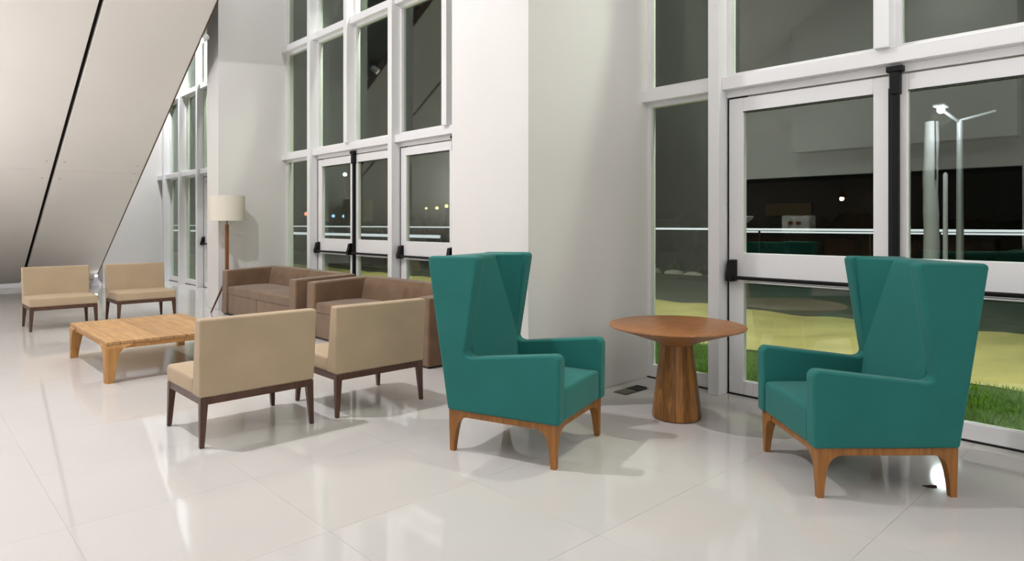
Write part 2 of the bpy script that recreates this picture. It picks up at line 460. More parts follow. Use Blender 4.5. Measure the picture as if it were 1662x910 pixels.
def fill_globe(x, y, z, watts, rad, label):
    t = thing('globe_pendant', label, 'pendant lamp', (x, y, z), group='hanging globe lamps')
    bm = bm_new(); bmesh.ops.create_uvsphere(bm, u_segments=24, v_segments=14, radius=rad); obj('globe', bm, 'lens', t, smooth=True)
    top = min(CEIL, soff(y)) - z
    bm = bm_new(); tube(bm, (0, 0, rad), (0, 0, top), 0.006, n=8); obj('cord', bm, 'rubber', t)
    bm = bm_new(); tube(bm, (0, 0, rad-0.01), (0, 0, rad+0.06), 0.04, n=14); obj('socket', bm, 'white_metal', t, smooth=True)
    L = bpy.data.lights.new('globe_lamp', 'POINT'); L.energy = watts; L.color = LIGHT_COL; L.shadow_soft_size = rad*1.25
    o = bpy.data.objects.new('globe_lamp', L); C.objects.link(o); o.parent = t
gl_lab = ['hanging globe lamp in front of the bar counter']
for a, l in zip(FILL_GLOBES, gl_lab): fill_globe(*a, l)

def fill_uplighter(x, y, h, watts, label):
    t = thing('uplighter', label, 'floor lamp', (x, y, 0), group='standing uplighters')
    bm = bm_new(); loft(bm, [ring(0, 0, 0, 0.15, 24), ring(0, 0, 0.02, 0.15, 24), ring(0, 0, 0.03, 0.03, 24)]); obj('base', bm, 'black_metal', t, smooth=True)
    bm = bm_new(); tube(bm, (0, 0, 0.02), (0, 0, h-0.12), 0.014, n=12); obj('pole', bm, 'black_metal', t, smooth=True)
    bm = bm_new(); loft(bm, [ring(0, 0, h-0.13, 0.05, 28), ring(0, 0, h-0.02, 0.17, 28), ring(0, 0, h, 0.18, 28)]); obj('bowl', bm, 'white_metal', t, smooth=True)
    bm = bm_new(); loft(bm, [ring(0, 0, h, 0.15, 28), ring(0, 0, h+0.004, 0.15, 28)]); obj('lens', bm, 'lens', t)
    L = bpy.data.lights.new('uplight_lamp', 'AREA'); L.shape = 'DISK'; L.size = 0.3; L.energy = watts; L.color = LIGHT_COL
    o = bpy.data.objects.new('uplight_lamp', L); C.objects.link(o); o.parent = t; o.location = (0, 0, h+0.02); o.rotation_euler = (R(180), 0, 0)
for a, l in zip(FILL_UPLIGHTS, ['standing uplighter in front of the bar counter', 'standing uplighter left of the farther beige chairs', 'standing uplighter in the rear corner by the bar wall', 'standing uplighter in the rear corner by the glass', 'standing uplighter near the end of the bar']): fill_uplighter(*a, l)

# small spotlight at the soffit edge by the slim pillar
t = thing('spotlight', 'small bright spotlight at the edge of the sloping panels', 'spotlight', (3.40, 10.35, 4.10))
sd = Vector((-0.8, -0.2, -0.55)).normalized()
bm = bm_new(); tube(bm, -sd*0.10, sd*0.02, 0.045, 0.06, 16); obj('housing', bm, 'white_metal', t, smooth=True)
bm = bm_new(); tube(bm, (0.0, 0.0, 0.02), (-0.04, 0.10, 0.10), 0.012, n=8); obj('bracket', bm, 'white_metal', t)
bm = bm_new(); tube(bm, sd*0.0205, sd*0.026, 0.052, n=16); obj('lens', bm, 'lens', t)
L = bpy.data.lights.new('spot_lamp', 'SPOT'); L.energy = 14; L.shadow_soft_size = 0.04; L.color = LIGHT_COL; L.spot_size = R(100); L.spot_blend = 0.6
o = bpy.data.objects.new('spot_lamp', L); C.objects.link(o); o.parent = t; o.location = sd*0.04; o.rotation_euler = sd.to_track_quat('-Z', 'Y').to_euler()
# small floor light at the foot of the sloping panels
t = thing('floor_light', 'tiny white floor light at the foot of the sloping panels', 'floor light', (3.30, 16.75, 0))
bm = bm_new(); loft(bm, [ring(0, 0, 0, 0.10, 16), ring(0, 0, 0.05, 0.09, 16), ring(0, 0, 0.19, 0.03, 16)]); obj('cone', bm, 'post_white', t, smooth=True)
bm = bm_new(); bmesh.ops.create_uvsphere(bm, u_segments=12, v_segments=8, radius=0.03, matrix=Matrix.Translation((0, 0, 0.205))); obj('lens', bm, 'lens', t, smooth=True)

# ------------------------------------------------------------------ wing chairs
def wing_chair(label, loc, az):
    t = thing('wing_armchair', label, 'armchair', (loc[0], loc[1], 0), R(az-90), 'teal wing chairs')
    HW = 0.362; TH = 0.085
    zb, rb = 0.245, -0.352
    def arc(cx, cz, r, a0, a1, n=6): return [(cx+r*math.cos(R(a0+(a1-a0)*i/n)), cz+r*math.sin(R(a0+(a1-a0)*i/n))) for i in range(n+1)]
    side = [(rb, zb), (0.372, zb)] + arc(0.335, 0.588, 0.042, 0, 95, 6) + [(-0.10, 0.578), (-0.185, 0.567), (-0.222, 0.577), (-0.232, 0.60)] + \
           arc(-0.170, 1.132, 0.026, -8, 95, 5) + arc(-0.470, 1.127, 0.026, 90, 172, 4)
    for s in (-1, 1):
        bm = bm_new(); prism_x(bm, side, s*(HW-TH), s*HW); bevel(bm, 0.016, 3, 40)
        obj('side_panel', bm, 'teal', t, smooth=True, wn=True)
        # inner wedge that folds the wing into the back
        xi, xo = s*(HW-TH-0.0), s*(HW-0.02)
        bm = bm_new()
        def P(x, y, z): return bm.verts.new((x, y, z))
        tf, tb_, tr = P(s*(HW-TH+0.012), -0.165, 1.148), P(s*0.115, -0.30, 1.150), P(s*(HW-0.03), -0.45, 1.148)
        bf, bb_, br = P(s*(HW-TH+0.006), -0.236, 0.50), P(s*0.268, -0.262, 0.43), P(s*(HW-0.03), -0.35, 0.43)
        bm.faces.new((tf, tb_, tr)); bm.faces.new((bf, br, bb_))
        bm.faces.new((tf, bf, bb_, tb_)); bm.faces.new((tb_, bb_, br, tr)); bm.faces.new((tr, br, bf, tf))
        bevel(bm, 0.012, 3, 20)
        obj('wing', bm, 'teal', t, smooth=True, wn=True)
    # back cushion between the wings
    bm = bm_new()
    prism_x(bm, [(-0.345, 0.25), (-0.19, 0.25), (-0.20, 0.44), (-0.297, 1.132), (-0.315, 1.152), (-0.475, 1.150), (-0.488, 1.135)], -0.285, 0.285)
    bevel(bm, 0.012, 3, 25); obj('backrest', bm, 'teal', t, smooth=True, wn=True)
    # seat
    bm = bm_new(); box(bm, -0.276, 0.276, -0.24, 0.366, 0.245, 0.43)
    bmesh.ops.subdivide_edges(bm, edges=bm.edges, cuts=6, use_grid_fill=True)
    for v in bm.verts:
        if v.co.z > 0.425: v.co.z += 0.018*math.cos(v.co.x/0.276*1.5)*math.cos((v.co.y-0.06)/0.31*1.45)
    bevel(bm, 0.022, 3, 50); obj('seat', bm, 'teal', t, smooth=True, wn=True)
    # timber frame
    for nm, b in (('frame_rail', (-0.335, 0.335, 0.318, 0.345, 0.208, 0.246)), ('frame_rail', (-0.335, 0.335, -0.345, -0.318, 0.208, 0.246)),
                  ('frame_rail', (-0.345, -0.318, -0.33, 0.33, 0.208, 0.246)), ('frame_rail', (0.318, 0.345, -0.33, 0.33, 0.208, 0.246))):
        boxo(nm, b, 'honey_wood', t, 0.003, 1)
    for sx in (-1, 1):
        for sy in (-1, 1):
            bm = bm_new(); secs = []
            for z, w in ((0, 0.030), (0.06, 0.036), (0.12, 0.044), (0.16, 0.054), (0.185, 0.068), (0.203, 0.092), (0.212, 0.125), (0.245, 0.128)):
                ox = 0.347 - 0.004*(1-z/0.245); oy = 0.349 - 0.004*(1-z/0.245)
                x1, x0 = sx*ox, sx*(ox-w); y1, y0 = sy*oy, sy*(oy-w)
                xa, xb = min(x0, x1), max(x0, x1); ya, yb = min(y0, y1), max(y0, y1)
                secs.append([(xa, ya, z), (xb, ya, z), (xb, yb, z), (xa, yb, z)])
            # keep only an L-shaped flare: the inner corner of the wide sections is cut back
            secs2 = []
            for z, sec in zip((0, .06, .12, .16, .185, .203, .212, .245), secs):
                xa, xb = sec[0][0], sec[1][0]; ya, yb = sec[0][1], sec[2][1]
                xo, xin = (xb, xa) if sx > 0 else (xa, xb); yo, yin = (yb, ya) if sy > 0 else (ya, yb)
                tk = min(abs(xo-xin), 0.046)
                xm, ym = xo - sx*tk, yo - sy*tk
                secs2.append([(xo, yo, z), (xin, yo, z), (xin, ym, z), (xm, ym, z), (xm, yin, z), (xo, yin, z)])
            loft(bm, secs2); bevel(bm, 0.003, 1, 50)
            obj('leg', bm, 'honey_wood', t, smooth=True)
    return t
wing_chair('teal wing chair left of the pedestal table, before the broad pillar', (2.87, 2.906), -71.6)
wcB = wing_chair('teal wing chair right of the pedestal table, before the glass doors', (3.812, 1.356), 137.4)
boxo('paper_tag', (0.345, 0.3462, 0.195, 0.255, 0.232, 0.246), 'paper', wcB)

# ------------------------------------------------------------------ pedestal table
t = thing('pedestal_table', 'round wooden pedestal table between the two teal wing chairs', 'table', (4.005, 2.575, 0))
bm = bm_new(); n_ = 72
prof = [(0.118, 0.512), (0.17, 0.538), (0.38, 0.606), (0.458, 0.630), (0.468, 0.637), (0.466, 0.643), (0.455, 0.646)]
loft(bm, [ring(0, 0, z, r, n_) for r, z in prof])
obj('table_top', bm, 'table_wood', t, smooth=True)
ped = bpy.data.objects.new('pedestal', None)
NS = 18
bm = bm_new(); loft(bm, [ring(0, 0, 0.02, 0.14, 24), ring(0, 0, 0.515, 0.085, 24)]); ped = obj('pedestal', bm, 'honey_wood', t, smooth=True)
bm = bm_new(); secs = []
h_ = math.pi/NS*0.985
for r, z in ((0.150, 0.0), (0.164, 0.006), (0.168, 0.022), (0.160, 0.09), (0.112, 0.50), (0.109, 0.525)):
    secs.append([(0.05*math.cos(-h_), 0.05*math.sin(-h_), z), (r*math.cos(-h_), r*math.sin(-h_), z), ((r+0.0008)*1.0, 0, z), (r*math.cos(h_), r*math.sin(h_), z), (0.05*math.cos(h_), 0.05*math.sin(h_), z)])
loft(bm, secs); stave_me = mesh_of(bm, 'stave', 'stave_wood', smooth=True)
for i in range(NS):
    o = obj('stave', stave_me, 'stave_wood', ped); o.rotation_euler = (0, 0, 2*math.pi*i/NS)

# ------------------------------------------------------------------ beige slipper chairs
def slipper_chair():
    t = thing('slipper_chair', 'x', 'chair', group='beige armless chairs')
    def soft_box(x0, x1, y0, y1, z0, z1, cuts, fn, bv):
        bm = bm_new(); box(bm, x0, x1, y0, y1, z0, z1)
        bevel(bm, bv, 3)
        bmesh.ops.subdivide_edges(bm, edges=[e for e in bm.edges if e.calc_length() > 0.2], cuts=cuts, use_grid_fill=True)
        for v in bm.verts: fn(v)
        return bm
    def seat_fn(v):
        x, y, z = v.co
        if z > 0.40: v.co.z += 0.012*max(0, 1-(x/0.38)**2)*max(0, 1-((y-0.06)/0.30)**2)
    bm = soft_box(-0.37, 0.37, -0.20, 0.318, 0.298, 0.412, 5, seat_fn, 0.022); obj('seat', bm, 'beige', t, smooth=True, wn=True)
    def back_fn(v):
        f = (v.co.z-0.30)/0.475
        v.co.y -= 0.028*f
        v.co.x *= 1+0.02*f
        if v.co.y > -0.26: v.co.y -= 0.045*f
    bm = soft_box(-0.37, 0.37, -0.318, -0.178, 0.298, 0.775, 5, back_fn, 0.016); obj('backrest', bm, 'beige', t, smooth=True, wn=True)
    for b in ((-0.35, 0.35, 0.285, 0.312, 0.256, 0.299), (-0.35, 0.35, -0.314, -0.287, 0.256, 0.299), (-0.36, -0.333, -0.30, 0.30, 0.256, 0.299), (0.333, 0.36, -0.30, 0.30, 0.256, 0.299)):
        boxo('rail', b, 'walnut', t, 0.002, 1)
    for sx in (-1, 1):
        for sy in (-1, 1):
            secs = []
            for z, w in ((0, 0.026), (0.28, 0.046), (0.299, 0.046)):
                f = z/0.28
                ox = 0.364+0.004*(1-f); oy = (0.316 if sy > 0 else 0.318)+0.002*(1-f)
                xs_ = sorted((sx*ox, sx*(ox-w))); ys_ = sorted((sy*oy, sy*(oy-w)))
                secs.append([(xs_[0], ys_[0], z), (xs_[1], ys_[0], z), (xs_[1], ys_[1], z), (xs_[0], ys_[1], z)])
            bm = bm_new(); loft(bm, secs); bevel(bm, 0.003, 1)
            obj('leg', bm, 'walnut', t)
    return t
sc0 = slipper_chair()
spots = [(1.721, 4.484, 90.5, 'beige armless chair turned away from the viewer, nearest the coffee table'),
         (2.623, 4.488, 90.0, 'beige armless chair turned away, directly left of the left teal wing chair'),
         (1.640, 10.40, -90.0, 'beige armless chair across the coffee table, farther from the glass'),
         (2.600, 10.42, -89.0, 'beige armless chair across the coffee table, nearer the floor lamp')]
for i, (x, y, a, l) in enumerate(spots):
    o = sc0 if i == 0 else copy_tree(sc0)
    o.location = (x, y, 0); o.rotation_euler = (0, 0, R(a-90)); o['label'] = l

# ------------------------------------------------------------------ coffee table
t = thing('coffee_table', 'low pale timber coffee table with slatted top', 'coffee table', (1.86, 7.15, 0))
HX, HY, ZT = 0.53, 0.765, 0.348
NB = 10
bw = 2*HX/NB
for i in range(NB):
    x0 = -HX+bw*i+0.0015; x1 = -HX+bw*(i+1)-0.0015
    bm = bm_new(); box(bm, x0, x1, -HY, HY, ZT-0.026, ZT + (0.0015 if i % 3 == 1 else 0)); bevel(bm, 0.005, 2)
    obj('plank', bm, 'teak', t, smooth=True, wn=True)
for b in ((-HX+0.05, HX-0.05, -HY+0.02, -HY+0.05, ZT-0.066, ZT-0.027), (-HX+0.05, HX-0.05, HY-0.05, HY-0.02, ZT-0.066, ZT-0.027),
          (-HX+0.012, -HX+0.04, -HY+0.05, HY-0.05, ZT-0.060, ZT-0.027), (HX-0.04, HX-0.012, -HY+0.05, HY-0.05, ZT-0.060, ZT-0.027)):
    boxo('rail', b, 'teak_leg', t, 0.003, 1)
for sx in (-1, 1):
    for sy in (-1, 1):
        secs = []
        for z, wx, wy in ((0, 0.062, 0.075), (0.10, 0.074, 0.090), (0.20, 0.090, 0.112), (0.25, 0.104, 0.132), (0.285, 0.135, 0.165), (0.305, 0.185, 0.22), (0.321, 0.22, 0.26)):
            ox = HX+0.004; oy = HY+0.006
            tk = min(wx, 0.095); tky = min(wy, 0.12)
            xo, xin, xm = sx*ox, sx*(ox-wx), sx*(ox-tk); yo, yin, ym = sy*oy, sy*(oy-wy), sy*(oy-tky)
            if z > 0.31: xo -= sx*0.006; yo -= sy*0.008
            c = 0.018
            secs.append([(xo, yo-sy*c, z), (xo-sx*c, yo, z), (xin, yo, z), (xin, ym, z), (xm, ym, z), (xm, yin, z), (xo, yin, z)])
        bm = bm_new(); loft(bm, secs)
        obj('leg', bm, 'teak_leg', t, smooth=True)

# ------------------------------------------------------------------ sofas
def sofa():
    t = thing('sofa', 'x', 'sofa', group='brown suede sofas')
    # local: +y faces the room, x along the sofa, origin at floor centre
    L2, FR, BK = 1.235, 0.42, -0.42
    AT = 0.20
    for s in (-1, 1):
        bm = bm_new()
        pts = []
        for z, ins in ((0.015, 0.0), (0.64, 0.0)):
            pass
        x0, x1 = sorted((s*L2, s*(L2-AT)))
        hexa(bm, [(x0, BK, 0.015), (x1, BK, 0.015), (x1, FR, 0.015), (x0, FR, 0.015), (x0, BK, 0.690), (x1, BK, 0.690), (x1, FR-0.015, 0.655), (x0, FR-0.015, 0.655)])
        bevel(bm, 0.022, 3); obj('arm', bm, 'suede', t, smooth=True, wn=True)
    # backrest with gathered fabric in the middle
    bm = bm_new()
    nx, nz = 120, 10
    xa, xb = -(L2-AT)+0.003, (L2-AT)-0.003
    def front(x, z):
        f = (z-0.42)/0.27
        y = -0.215 - 0.05*f
        w = math.exp(-((x-0.02)/0.13)**2) + 0.35*math.exp(-((x+0.55)/0.2)**2) + 0.3*math.exp(-((x-0.62)/0.2)**2)
        y += 0.017*w*math.sin(x*190)*math.sin(max(0.0, min(1.0, f))*math.pi)
        y += 0.006*math.sin(x*9)
        return y
    grid = [[bm.verts.new((xa+(xb-xa)*i/nx, front(xa+(xb-xa)*i/nx, 0.30+0.375*k/nz) - (0.02 if k == nz else 0.004 if k == nz-1 else 0), 0.30+0.375*k/nz + (0.012 if k == nz else 0))) for k in range(nz+1)] for i in range(nx+1)]
    for i in range(nx):
        for k in range(nz): bm.faces.new((grid[i][k], grid[i+1][k], grid[i+1][k+1], grid[i][k+1]))
    rear_t = [bm.verts.new((xa+(xb-xa)*i/nx, BK+0.002, 0.692)) for i in range(nx+1)]
    rear_b = [bm.verts.new((xa+(xb-xa)*i/nx, BK+0.002, 0.30)) for i in range(nx+1)]
    for i in range(nx):
        bm.faces.new((grid[i][nz], grid[i+1][nz], rear_t[i+1], rear_t[i]))
        bm.faces.new((rear_t[i], rear_t[i+1], rear_b[i+1], rear_b[i]))
        bm.faces.new((rear_b[i], rear_b[i+1], grid[i+1][0], grid[i][0]))
    for i in (0, nx):
        bm.faces.new([grid[i][k] for k in range(nz+1)] + [rear_t[i], rear_b[i]])
    obj('backrest', bm, 'suede', t, smooth=True)
    bm = bm_new(); box(bm, xa, xb, BK+0.002, -0.20, 0.015, 0.298); obj('back_base', bm, 'suede', t)
    # seat and front
    bm = bm_new(); box(bm, xa, xb, -0.24, 0.398, 0.30, 0.425); bevel(bm, 0.028, 3)
    bmesh.ops.subdivide_edges(bm, edges=[e for e in bm.edges if e.calc_length() > 0.3], cuts=9, use_grid_fill=True)
    for v in bm.verts:
        if v.co.z > 0.41: v.co.z += 0.016*math.sin(abs(v.co.x)/1.03*math.pi)**0.6 * max(0, 1-((v.co.y-0.08)/0.34)**2) + 0.004*math.sin(v.co.x*14+v.co.y*9)
    obj('seat', bm, 'suede', t, smooth=True, wn=True)
    for a, b in ((xa, -0.004), (0.004, xb)):
        bm = bm_new(); box(bm, a, b, -0.19, 0.392, 0.02, 0.302); bevel(bm, 0.010, 2); obj('front_panel', bm, 'suede', t, smooth=True, wn=True)
    boxo('plinth', (-L2+0.03, L2-0.03, BK+0.03, FR-0.03, 0.0, 0.02), 'bar_dark', t)
    return t
s0 = sofa()
for i, (x, y, l) in enumerate(((4.05, 6.22, 'brown suede sofa nearer the viewer, with gathered back fabric'), (4.05, 8.98, 'brown suede sofa farther away, next to the floor lamp'))):
    o = s0 if i == 0 else copy_tree(s0)
    o.location = (x, y, 0); o.rotation_euler = (0, 0, R(90)); o['label'] = l

# ------------------------------------------------------------------ floor lamp
t = thing('floor_lamp', 'wooden tripod floor lamp with cream drum shade by the slim pillar', 'floor lamp', (3.765, 10.355, 0))
bm = bm_new(); n_ = 48
o1, i1 = [ring(0, 0, z, 0.258, n_) for z in (1.392, 1.772)], [ring(0, 0, z, 0.254, n_) for z in (1.772, 1.392)]
rr = [[bm.verts.new(p) for p in s] for s in o1+i1]
for a, b in zip(rr, rr[1:]+rr[:1]):
    for i in range(n_): bm.faces.new((a[i], a[(i+1)%n_], b[(i+1)%n_], b[i]))
obj('lamp_shade', bm, 'shade', t, smooth=True)
bm = bm_new(); box(bm, -0.024, 0.024, -0.024, 0.024, 0.42, 1.335); bevel(bm, 0.006, 2); obj('pole', bm, 'lamp_wood', t, smooth=True, wn=True)
bm = bm_new(); tube(bm, (0, 0, 1.335), (0, 0, 1.52), 0.010, n=10); obj('neck', bm, 'outlet_metal', t, smooth=True)
bm = bm_new()
for a in (0, 120, 240): tube(bm, (0, 0, 1.752), (0.254*math.cos(R(a)), 0.254*math.sin(R(a)), 1.752), 0.004, n=6)
tube(bm, (0, 0, 1.52), (0, 0, 1.76), 0.004, n=6)
obj('shade_spider', bm, 'outlet_metal', t)
bm = bm_new(); bmesh.ops.create_uvsphere(bm, u_segments=16, v_segments=10, radius=0.035, matrix=Matrix.Translation((0, 0, 1.57))); obj('bulb', bm, 'paper', t, smooth=True)
for a in (180, 62, -42):
    bm = bm_new(); f = 0.235 if a == 180 else 0.2
    tube(bm, (0.012*math.cos(R(a)), 0.012*math.sin(R(a)), 0.50), (f*math.cos(R(a)), f*math.sin(R(a))*0.6, 0.006), 0.018, 0.011, 10)
    obj('leg', bm, 'walnut', t, smooth=True)

# ------------------------------------------------------------------ floor outlet and a dark scrap on the floor
t = thing('floor_outlet', 'pair of metal floor outlet covers beside the broad pillar', 'floor outlet', (4.37, 3.235, 0))
boxo('plate', (-0.15, 0.15, -0.065, 0.065, 0.0, 0.004), 'outlet_metal', t, 0.001, 1)
boxo('cover', (-0.145, -0.005, -0.055, 0.055, 0.004, 0.010), 'outlet_metal', t, 0.002, 1)
boxo('cover', (0.005, 0.125, -0.055, 0.055, 0.004, 0.010), 'bar_dark', t, 0.002, 1)
boxo('cable_slot', (0.126, 0.149, -0.05, 0.05, 0.004, 0.012), 'rubber', t, 0.002, 1)
bm = bm_new()
loft(bm, [[(0.03*math.cos(a)*(1+0.3*math.sin(3*a)), 0.014*math.sin(a), z+0.004*math.sin(2*a)*(z > 0.001)) for a in [2*math.pi*i/9 for i in range(9)]] for z in (0.0, 0.006)])
o = obj('dry_leaf', bm, 'chip'); o.location = (3.886, 0.998, 0.0); o.rotation_euler = (0, 0, R(-60))
tag(o, 'tiny dark scrap lying on the tiles under the right teal chair', 'scrap')

# ------------------------------------------------------------------ bar niche (visible as a reflection in the door glass)
t = thing('bar_counter', 'dark wooden bar counter in the niche, mirrored in the door glass', 'bar counter', (-7.0, 7.5, 0))
boxo('body', (-0.3, 0.25, -4.4, 4.4, 0, 1.02), 'bar_wood', t, 0.01, 1); boxo('counter_top', (-0.35, 0.32, -4.5, 4.5, 1.02, 1.07), 'bar_dark', t, 0.008, 1)
for i in range(11): boxo('batten', (0.25, 0.27, -4.2+0.8*i, -4.12+0.8*i, 0.05, 1.0), 'bar_dark', t)
t = thing('coffee_machine', 'pale boxy coffee machine on the bar counter', 'coffee machine', (-6.95, 7.2, 1.07))
boxo('body', (-0.2, 0.2, -0.35, 0.35, 0.06, 0.48), 'white_metal', t, 0.03, 2); boxo('drip_tray', (-0.2, 0.22, -0.3, 0.3, 0.0, 0.06), 'outlet_metal', t, 0.005, 1)
boxo('group_head', (0.2, 0.27, -0.15, -0.05, 0.25, 0.33), 'copper', t, 0.01, 1); boxo('group_head', (0.2, 0.27, 0.05, 0.15, 0.25, 0.33), 'copper', t, 0.01, 1)
t = thing('bar_lamp', 'small copper pendant lamp over the bar counter', 'pendant lamp', (-7.6, 6.4, 2.0))  # pendant added to give the dark niche a warm light
bm = bm_new(); loft(bm, [ring(0, 0, 0.0, 0.14, 20), ring(0, 0, 0.14, 0.05, 20), ring(0, 0, 0.2, 0.02, 20)], cap=False); obj('lamp_shade', bm, 'copper', t, smooth=True)
bm = bm_new(); tube(bm, (0, 0, 0.19), (0, 0, 0.55), 0.006, n=8); obj('cord', bm, 'rubber', t)
bm = bm_new(); bmesh.ops.create_uvsphere(bm, u_segments=12, v_segments=8, radius=0.04, matrix=Matrix.Translation((0, 0, 0.05))); obj('bulb', bm, 'lens', t, smooth=True)
L = bpy.data.lights.new('bar_lamp_light', 'POINT'); L.energy = 26; L.shadow_soft_size = 0.05; L.color = (1.0, 0.75, 0.5)
o = bpy.data.objects.new('bar_lamp_light', L); C.objects.link(o); o.parent = t; o.location = (0, 0, -0.03)
t = thing('menu_board', 'tan board on the bar back wall', 'board', (-9.04, 8.4, 1.75))
boxo('frame', (0.0, 0.03, -0.7, 0.7, -0.22, 0.22), 'bar_dark', t); boxo('face', (0.03, 0.035, -0.66, 0.66, -0.18, 0.18), 'bar_panel', t)

# ------------------------------------------------------------------ outside
def slab(name, label, cat, x0, x1, z, m, y0=-30, y1=60, th=0.3, nx=1, ny=1, amp=0.0):
    bm = bm_new(); box(bm, x0, x1, y0, y1, z-th, z)
    return tag(obj(name, bm, m), label, cat, kind='structure')
slab('lawn', 'strip of lawn just outside the glass', 'lawn', 5.02, 6.75, -0.03, 'grass_soil')
slab('road', 'grey asphalt road outside', 'road', 10.1, 14.45, -0.06, 'asphalt')
slab('earth_bank', 'dark bare ground across the road', 'ground', 14.6, 90, -0.01, 'earth')
# uneven sand strip
bm = bm_new()
NX, NY = 34, 260
def sz(x, y): return -0.03 + 0.018*math.sin(x*3.1+1.7*math.sin(y*0.9)) * math.sin(y*2.3+x) + 0.012*math.sin(y*6.1+x*4.7)
vv = [[bm.verts.new((6.75+3.35*i/NX, -6+46.0*j/NY, sz(6.75+3.35*i/NX, -6+46.0*j/NY))) for j in range(NY+1)] for i in range(NX+1)]
for i in range(NX):
    for j in range(NY): bm.faces.new((vv[i][j], vv[i+1][j], vv[i+1][j+1], vv[i][j+1]))
tag(obj('sand_strip', bm, 'sand', smooth=True), 'pale uneven sand strip between the lawn and the road', 'sand', kind='structure')
t = thing('kerb', 'concrete kerb along the far side of the road', 'kerb', (14.52, 0, 0), kind='structure')
kb = bm_new(); box(kb, -0.07, 0.07, 0.004, 0.996, -0.2, 0.06); bevel(kb, 0.01, 1); kme = mesh_of(kb, 'kerb_stone', 'far_concrete')
for j in range(-4, 46):
    o = obj('kerb_stone', kme, 'far_concrete', t); o.location = (0, j, 0)
# grass blades
rng = np.random.default_rng(3)
N = 42000
px = rng.uniform(5.04, 6.78, N); py = rng.uniform(-0.6, 11.0, N)**1.0
hh = rng.uniform(0.025, 0.06, N); aa = rng.uniform(0, 2*np.pi, N); lx = rng.normal(0, 0.018, N); ly = rng.normal(0, 0.018, N)
V = np.zeros((N, 3, 3)); w_ = 0.004
V[:, 0, 0] = px-w_*np.cos(aa); V[:, 0, 1] = py-w_*np.sin(aa); V[:, 1, 0] = px+w_*np.cos(aa); V[:, 1, 1] = py+w_*np.sin(aa)
V[:, 2, 0] = px+lx; V[:, 2, 1] = py+ly; V[:, 2, 2] = hh; V[:, :, 2] -= 0.03
me = bpy.data.meshes.new('grass'); me.from_pydata(V.reshape(-1, 3).tolist(), [], np.arange(3*N).reshape(-1, 3).tolist()); me.materials.append(MATS['grass_blade'])
o = bpy.data.objects.new('grass', me); C.objects.link(o); tag(o, 'short green grass blades on the lawn outside the glass', 'grass', kind='stuff')

# stones and small plants along the far kerb
def stone_mesh(seed):
    r = random.Random(seed); bm = bm_new(); bmesh.ops.create_icosphere(bm, subdivisions=2, radius=1.0)
    for v in bm.verts:
        v.co *= 1+r.uniform(-0.12, 0.12); v.co.z *= 0.62; v.co.z = max(v.co.z, -0.35)
    return mesh_of(bm, 'stone', 'stone', smooth=True)
SM = [stone_mesh(i) for i in range(4)]
def plant_mesh(seed):
    r = random.Random(seed); bm = bm_new()
    for k in range(46):
        a = r.uniform(0, 6.28); el = r.uniform(0.35, 1.45); l = r.uniform(0.18, 0.42); w = r.uniform(0.03, 0.06)
        d = Vector((math.cos(a)*math.cos(el), math.sin(a)*math.cos(el), math.sin(el))); s_ = d.cross(Vector((0, 0, 1))).normalized()
        b = Vector((r.uniform(-.06, .06), r.uniform(-.06, .06), 0)); m = b+d*l*0.6
        bm.faces.new([bm.verts.new(p) for p in (b, m-s_*w, b+d*l+Vector((0, 0, -0.05)), m+s_*w)])
    return mesh_of(bm, 'plant', 'leaf', recalc=False)
PM = [plant_mesh(i) for i in range(4)]
st_y = [2.2, 2.85, 4.5, 5.2, 6.3, 7.2, 7.9, 8.5, 9.05, 9.6, 10.3, 11.2, 12.4, 14.5, 17, 20, 23]
r_ = random.Random(5)
for i, y in enumerate(st_y):
    sc = r_.uniform(0.10, 0.19)
    o = obj('border_stone', SM[i % 4], 'stone'); o.location = (14.78+r_.uniform(0, 0.1), y, -0.01+0.3*sc); o.scale = (sc*1.2, sc*1.7, sc); o.rotation_euler = (0, 0, r_.uniform(0, 6))
    tag(o, 'pale border stone beside the far kerb across the road', 'stone', 'border stones across the road')
for i, y in enumerate([1.5, 2.7, 3.6, 4.7, 5.8, 6.8, 7.6, 8.25, 8.8, 9.4, 10.0, 10.8, 11.9, 13.4, 15.8, 18.6, 21.5, 25]):
    sc = r_.uniform(0.7, 1.25)
    o = obj('border_plant', PM[i % 4], 'leaf'); o.location = (15.62+r_.uniform(0, 0.2), y, -0.01); o.scale = (sc,)*3; o.rotation_euler = (0, 0, r_.uniform(0, 6))
    tag(o, 'small leafy plant between the border stones across the road', 'plant', 'border plants across the road')

# car light trails beyond the road, shaped as glowing tubes on added posts
def light_trail(label, x, y0, y1, z, h):
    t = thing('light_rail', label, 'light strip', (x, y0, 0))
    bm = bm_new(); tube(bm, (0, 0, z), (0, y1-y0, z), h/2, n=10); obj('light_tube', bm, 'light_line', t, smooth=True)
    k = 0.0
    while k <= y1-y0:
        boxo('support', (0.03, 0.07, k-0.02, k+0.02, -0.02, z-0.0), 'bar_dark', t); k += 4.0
light_trail('long white light line running at head height across the road', 16.2, -4, 64, 1.20, 0.055)
light_trail('lower white light line far along the road', 16.6, 22, 64, 0.80, 0.13)
light_trail('second thin white light line seen behind the right teal wing chair', 16.6, 1.5, 9.2, 1.13, 0.04)

